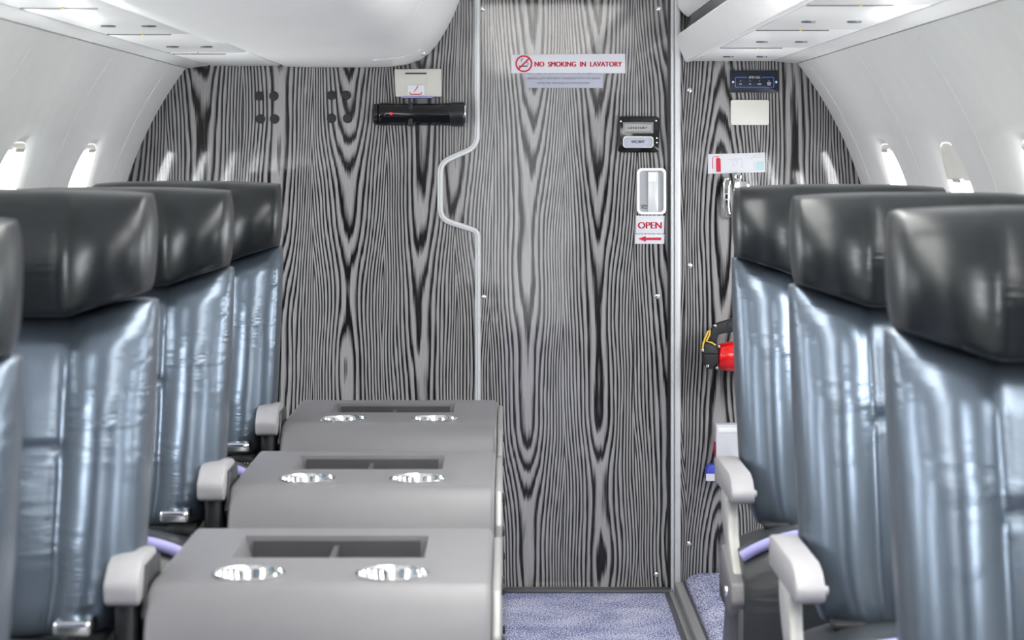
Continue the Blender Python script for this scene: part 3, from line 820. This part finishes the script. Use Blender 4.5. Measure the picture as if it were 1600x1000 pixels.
# signs
t = wthing('sign', 'white sign with red words no smoking in lavatory', 'sign', 888, 115)
bm = B(); prism(bm, [(wx(799), wz(114.5)), (wx(799), wz(85.5)), (wx(977), wz(84)), (wx(977), wz(114.5))], 'y', YW - .0016, YW, .0004); obj('board', bm, 'label', t)
text('NO  SMOKING  IN  LAVATORY', 903.5, 100.3, 7.6, 'red', t, .0017, 136, .028)
bm = B()
cir = lambda r, n=48: [(wx(818.5) + r * K * math.cos(2 * PI * i / n), wz(99.6) + r * K * math.sin(2 * PI * i / n)) for i in range(n)]
ring(bm, cir(13.3), cir(10.8), YW - .0026, YW - .0014)
a = math.radians(45); pt = lambda s, w: (wx(818.5) + (s * math.cos(a) - w * math.sin(a)) * K, wz(99.6) + (s * math.sin(a) + w * math.cos(a)) * K)
prism(bm, [pt(-11.4, -1.2), pt(11.4, -1.2), pt(11.4, 1.2), pt(-11.4, 1.2)], 'y', YW - .0025, YW - .0014)
obj('prohibition_ring', bm, 'red', t)
bm = B(); prism(bm, [(wx(810.5), wz(104.3)), (wx(810.5), wz(102.6)), (wx(824.5), wz(102.6)), (wx(824.5), wz(104.3))], 'y', YW - .0021, YW - .0014)
for pts in (((815, 96.5), (814.2, 94), (815.5, 92), (817.5, 91.5)), ((824, 101.5), (825.5, 99.8), (824, 97.5), (821.5, 96.6))):
    ribbon(bm, [Vector((wx(p), wz(q))) for p, q in pts], .5 * K, [(-1, 0), (-1, .0005), (1, .0005), (1, 0)], YW - .0016)
obj('cigarette', bm, 'ink', t)
t = wthing('sign', 'lavender grey label with two lines of tiny text under the no smoking sign', 'sign', 881, 137)
bm = B(); prism(bm, [(wx(821), wz(137.5)), (wx(821), wz(115.2)), (wx(942), wz(115.2)), (wx(942), wz(137.5))], 'y', YW - .0012, YW, .0003); obj('board', bm, 'label_grey', t)
text('FEDERAL LAW PROHIBITS TAMPERING WITH THE SMOKE', 881, 122.4, 3.0, 'ink_grey', t, .0013, 114, .0)
text('DETECTOR INSTALLED IN THIS LAVATORY', 881, 129.8, 3.0, 'ink_grey', t, .0013, 83, .0)
# lavatory indicator
t = wthing('lavatory_indicator', 'glossy black lavatory vacant indicator plate on the door', 'indicator', 997, 210)
bm = B(); plate(bm, 965, 1030, 182, 238.5, 6, .012, .0, .003); obj('plate', bm, 'black_gloss', t)
def bevelled(bm, px0, px1, py0, py1, ins, rad, f0, f1):
    o = rrect(wx(px0), wx(px1), wz(py1), wz(py0), rad * K); i = rrect(wx(px0 + ins), wx(px1 - ins), wz(py1 - ins), wz(py0 + ins), max(.2, rad - ins) * K)
    tt = bmesh.new(); A = [tt.verts.new((p[0], YW - f0, p[1])) for p in o]; Bv = [tt.verts.new((p[0], YW - f1, p[1])) for p in i]
    for k in range(len(o)): tt.faces.new((A[k], A[(k + 1) % len(o)], Bv[(k + 1) % len(o)], Bv[k]))
    tt.faces.new(Bv); tt.faces.new(A[::-1]); merge(bm, tt)
bm = B(); bevelled(bm, 973, 1020.5, 191, 208.5, 3.2, .6, .0118, .0165); w = obj('upper_window', bm, 'silver', t, 20)
text('LAVATORY', 996, 200, 3.8, 'ink', w, .0166, 30, .012, spacing=1.2)
bm = B(); ring(bm, rrect(wx(973), wx(1020.5), wz(231), wz(213), 5 * K), rrect(wx(974.6), wx(1018.9), wz(229.4), wz(214.6), 4 * K), YW - .0145, YW - .0118); obj('window_rim', bm, 'chrome', t)
bm = B(); plate(bm, 974, 1019.5, 214, 230, 4, .0128, .0); w = obj('lower_window', bm, 'label_grey', t)
text('VACANT', 996.5, 221.3, 4.2, 'ink', w, .0129, 21, .02)
for (a, b) in ((970, 190), (1025, 189), (1026, 216), (1026, 223)):
    bm = B(); lathe(bm, [(0, 0), (.0028, 0), (.002, .0014), (0, .0016)], (wx(a), YW - .0118, wz(b)), (0, -1, 0), 12); obj('rivet', bm, 'chrome', t)
# latch
t = wthing('door_latch', 'white framed recessed sliding door latch above the open label', 'door latch', 1017, 335)
oo, ii = rrect(wx(995), wx(1040.5), wz(335), wz(262.5), 8 * K, 8), rrect(wx(999), wx(1036.5), wz(331), wz(266.5), 5.5 * K, 8)
bm = B(); ring(bm, oo, ii, YW - .011, YW); obj('frame', bm, 'panel', t)
bm = B(); plate(bm, 998, 1037.5, 265.5, 332, 5, .003, .0); w = obj('recess_plate', bm, 'latch', t)
bm = B(); plate(bm, 1012, 1028, 268, 331, 2, .008, .0, .0015); sl = obj('slider', bm, 'trim', t)
bm = B(); plate(bm, 1012.5, 1025, 269, 284, 2, .0105, .0, .0015); obj('thumb_grip', bm, 'panel', sl)
text('OPEN', 1006, 321.6, 3.2, 'ink', w, .0031, 10, .01)
bm = B(); prism(bm, [(wx(1002), wz(324.6)), (wx(1004.5), wz(323.2)), (wx(1004.5), wz(324.2)), (wx(1011), wz(325.2)), (wx(1011), wz(326.4)), (wx(1004.5), wz(325.4)), (wx(1004.5), wz(326.2))], 'y', YW - .0036, YW - .0028); obj('arrow', bm, 'ink', w)
# open label and arrow label
t = wthing('sign', 'white label with red word open under the door latch', 'sign', 1016, 365)
bm = B(); prism(bm, [(wx(993.5), wz(365)), (wx(994), wz(337)), (wx(1038.5), wz(337)), (wx(1037.5), wz(365))], 'y', YW - .0012, YW, .0003); obj('board', bm, 'label', t)
text('OPEN', 1015.3, 352, 10, 'red', t, .0013, 36.5, .024)
t = wthing('sign', 'white label with red arrow pointing left, below the open label', 'sign', 1015, 381)
bm = B(); prism(bm, [(wx(992), wz(381)), (wx(992.5), wz(366)), (wx(1038.5), wz(366)), (wx(1038), wz(381))], 'y', YW - .0012, YW, .0003); obj('board', bm, 'label', t)
bm = B(); prism(bm, [(wx(997), wz(373)), (wx(1009), wz(368.7)), (wx(1009), wz(371.2)), (wx(1033), wz(371)), (wx(1033), wz(375.2)), (wx(1009), wz(375.2)), (wx(1009), wz(377.6))], 'y', YW - .0018, YW - .001); obj('arrow', bm, 'red', t)
# attendant call panel
t = wthing('call_panel', 'dark navy attendant call panel with blue outline on the right wall', 'control panel', 1178, 144)
bm = B(); plate(bm, 1140.5, 1216, 110.5, 144.5, 1.5, .008, .0, .001); obj('plate', bm, 'navy', t)
out = rrect(wx(1148), wx(1209), wz(137), wz(120.5), 2 * K); inn = rrect(wx(1149), wx(1208), wz(136), wz(121.5), 1.4 * K)
bm = B(); ring(bm, out, inn, YW - .0086, YW - .0078); obj('outline', bm, 'blue_line', t)
bm = B(); plate(bm, 1167, 1190, 118.5, 123, .2, .0088, .007); obj('title_field', bm, 'navy', t)
text('ATTD  CALL', 1178.5, 121.0, 3.6, 'label', t, .0089, 18, .012)
for a in (1156.5, 1171.5, 1186, 1201):
    bm = B(); lathe(bm, [(0, 0), (.0022, 0), (.0018, .0018), (0, .002)], (wx(a), YW - .0079, wz(126.6)), (0, -1, 0), 12); obj('indicator', bm, 'ink_grey', t)
bm = B()
for a, w in ((1156.5, 4), (1171.5, 3), (1186, 6), (1201, 6)): plate(bm, a - w / 2, a + w / 2, 130.6, 132.4, .3, .0086, .0078)
plate(bm, 1198, 1204, 128.6, 130.0, .3, .0086, .0078); plate(bm, 1198.5, 1203.5, 133, 133.8, .3, .0086, .0078)
obj('markings', bm, 'ink_faint', t)
for a in (1145, 1212.3):
    bm = B(); lathe(bm, [(0, 0), (.0038, 0), (.003, .002), (0, .0024)], (wx(a), YW - .0079, wz(128.3)), (0, -1, 0), 16); obj('screw_head', bm, 'chrome', t)
# blank plate
bm = B(); plate(bm, 1141.5, 1201.3, 156, 195.3, 3.2, .006, .0, .0015)
tag(obj('blank_cover_plate', bm, 'cream'), 'blank cream rounded cover plate under the navy call panel', 'cover plate')
# fire extinguisher placard
t = wthing('sign', 'white fire extinguisher placard with red extinguisher symbol on the right wall', 'sign', 1150, 271)
bm = B(); prism(bm, [(wx(1106), wz(271.5)), (wx(1106.5), wz(241)), (wx(1195), wz(238.3)), (wx(1195.5), wz(269))], 'y', YW - .0014, YW, .0004); obj('board', bm, 'label', t)
bm = B(); prism(bm, [(wx(1119), wz(268.5)), (wx(1118.6), wz(249)), (wx(1119.6), wz(247)), (wx(1122), wz(246.3)), (wx(1124.8), wz(247)), (wx(1125.8), wz(249)), (wx(1126.3), wz(268.5))], 'y', YW - .002, YW - .0012)
ribbon(bm, [Vector((wx(a), wz(b))) for a, b in ((1113.6, 264), (1113.4, 247), (1114.5, 245.3), (1123.5, 244.6))], .55 * K, [(-1, 0), (-1, .0006), (1, .0006), (1, 0)], YW - .0013)
obj('extinguisher_symbol', bm, 'red', t)
bm = B()
for pts in (((1137, 249), (1159, 248), (1159.5, 263)), ((1141, 251), (1147, 254), (1143, 259), (1151, 257), (1152, 251), (1146, 249.6)), ((1176, 244), (1186, 241), (1191, 242)), ((1172, 248), (1180, 245.5), (1192, 245)), ((1170, 265), (1179, 266), (1178, 255), (1176, 254))):
    ribbon(bm, [Vector((wx(a), wz(b))) for a, b in pts], .35 * K, [(-1, 0), (-1, .0005), (1, .0005), (1, 0)], YW - .0013)
obj('line_drawing', bm, 'ink_faint', t)
bm = B(); prism(bm, [(wx(1181), wz(266)), (wx(1181), wz(252)), (wx(1194), wz(251.5)), (wx(1194), wz(265.5))], 'y', YW - .0018, YW - .0012); obj('cyan_patch', bm, 'cyan', t)
# chrome bracket under the placard
t = wthing('wall_bracket', 'chrome wire bracket and plate under the fire extinguisher placard', 'bracket', 1150, 330)
bm = B(); prism(bm, [(wx(1146), wz(292)), (wx(1149), wz(281)), (wx(1155), wz(279)), (wx(1160), wz(284)), (wx(1168), wz(283)), (wx(1171), wz(290)), (wx(1170), wz(345)), (wx(1146), wz(345))], 'y', YW - .006, YW, .0015); obj('back_plate', bm, 'chrome', t)
bm = B(); P3 = lambda a, b, h=.014: (wx(a), YW - h, wz(b))
tube(bm, [P3(1139, 279, .004), P3(1132, 280), P3(1130.5, 286), P3(1130.5, 318), P3(1131, 334), P3(1135, 341), P3(1140, 338, .004)], .0040, 10)
tube(bm, [P3(1140, 283), P3(1138, 292), P3(1137.5, 322), P3(1139, 334)], .0022, 8); obj('wire_frame', bm, 'chrome', t)
for (a, b) in ((1152.5, 276.5), (1134.5, 307)):
    bm = B(); tube(bm, [(wx(a) + 4.2 * K * math.cos(2 * PI * i / 20), YW - .012, wz(b) + 4.6 * K * math.sin(2 * PI * i / 20)) for i in range(20)], .0026, 8, True); obj('ring', bm, 'chrome', t)
# fire extinguisher, lying level, head to the aisle
t = wthing('fire_extinguisher', 'red fire extinguisher with black head and yellow seal behind the far right seat', 'fire extinguisher', 1140, 578)
ye = YW - .075
V = lambda a, b, dy=0.0: (wx(a), ye + dy, wz(b))
bm = B(); R = 23 * K
lathe(bm, [(0, 0), (R * .55, 0), (R * .78, 1.5 * K), (R * .88, 4 * K), (R * 1.0, 18 * K), (R * 1.02, 30 * K), (R * 1.02, 150 * K), (R * .9, 158 * K), (0, 162 * K)], V(1117, 553), (1, 0, 0), 40); obj('cylinder', bm, 'red_paint', t)
bm = B(); prism(bm, [(wx(1091.5), wz(535)), (wx(1099), wz(529)), (wx(1113), wz(531)), (wx(1117), wz(540)), (wx(1117.5), wz(560)), (wx(1112), wz(566)), (wx(1106), wz(572)), (wx(1099), wz(570)), (wx(1095), wz(563))], 'y', ye - .028, ye + .028, .006); hd = obj('valve_head', bm, 'rubber', t)
bm = B(); box(bm, wx(1095), wx(1116), ye - .031, ye - .026, wz(547), wz(544.5), .001); obj('groove', bm, 'black', hd)
for a, b in ((1117, 536), (1100, 566), (1114, 569), (1092.5, 542), (1112, 505)):
    bm = B(); lathe(bm, [(0, 0), (.0045, 0), (.0035, .003), (0, .0036)], V(a, b, -.029 if b != 505 else -.018), (0, -1, 0), 14); obj('bolt', bm, 'chrome', hd)
bm = B(); prism(bm, [(wx(1097), wz(532)), (wx(1104), wz(516)), (wx(1111), wz(503)), (wx(1120), wz(500)), (wx(1150), wz(491)), (wx(1152), wz(513)), (wx(1128), wz(516)), (wx(1118), wz(518)), (wx(1114), wz(532))], 'y', ye - .018, ye + .018, .005); hn = obj('handle', bm, 'rubber', t)
bm = B(); lathe(bm, [(.011, 0), (.012, .001), (.012, .002), (.010, .002)], V(1137, 503, -.0175), (0, -1, 0), 24, True); obj('stud', bm, 'black', hn)
bm = B(); tube(bm, [V(1092, 540, -.03), V(1093, 532, -.03), V(1096, 524, -.026), V(1101, 513, -.022), V(1104, 511, -.022), V(1103, 518, -.024), V(1098, 528, -.03), V(1106, 530, -.03), V(1112, 534, -.03)], .0024, 8); obj('seal_wire', bm, 'yellow', t)
bm = B(); box(bm, wx(1150), wx(1162), YW - .10, YW, wz(590), wz(545), .003); obj('mounting_strap', bm, 'alu_dark', t)
# white box and blue capped bottle by the far right armrest
t = wthing('dispenser_box', 'white box with red side on the wall behind the far right armrest', 'box', 1134, 735)
bm = B(); plate(bm, 1116, 1156, 660, 735, 1.5, .055, .0, .003); obj('case', bm, 'label', t)
bm = B(); box(bm, wx(1115), wx(1116.4), YW - .045, YW - .008, wz(712), wz(688), .0005); obj('red_stripe', bm, 'red', t)
bm = B(); plate(bm, 1119, 1153, 664, 672, 1, .0562, .05, .001); obj('lid', bm, 'panel', t)
t = wthing('blue_container', 'small blue container with white tag on the wall left of the white box', 'container', 1108, 747)
bm = B(); prism(bm, [(wx(1101), wz(747)), (wx(1101.5), wz(730)), (wx(1104), wz(724.5)), (wx(1109), wz(723)), (wx(1116), wz(723)), (wx(1116), wz(747))], 'y', YW - .05, YW, .003); obj('body', bm, 'blue', t)
bm = B(); plate(bm, 1100.5, 1114, 736, 747, .5, .0515, .049); obj('tag', bm, 'label', t)
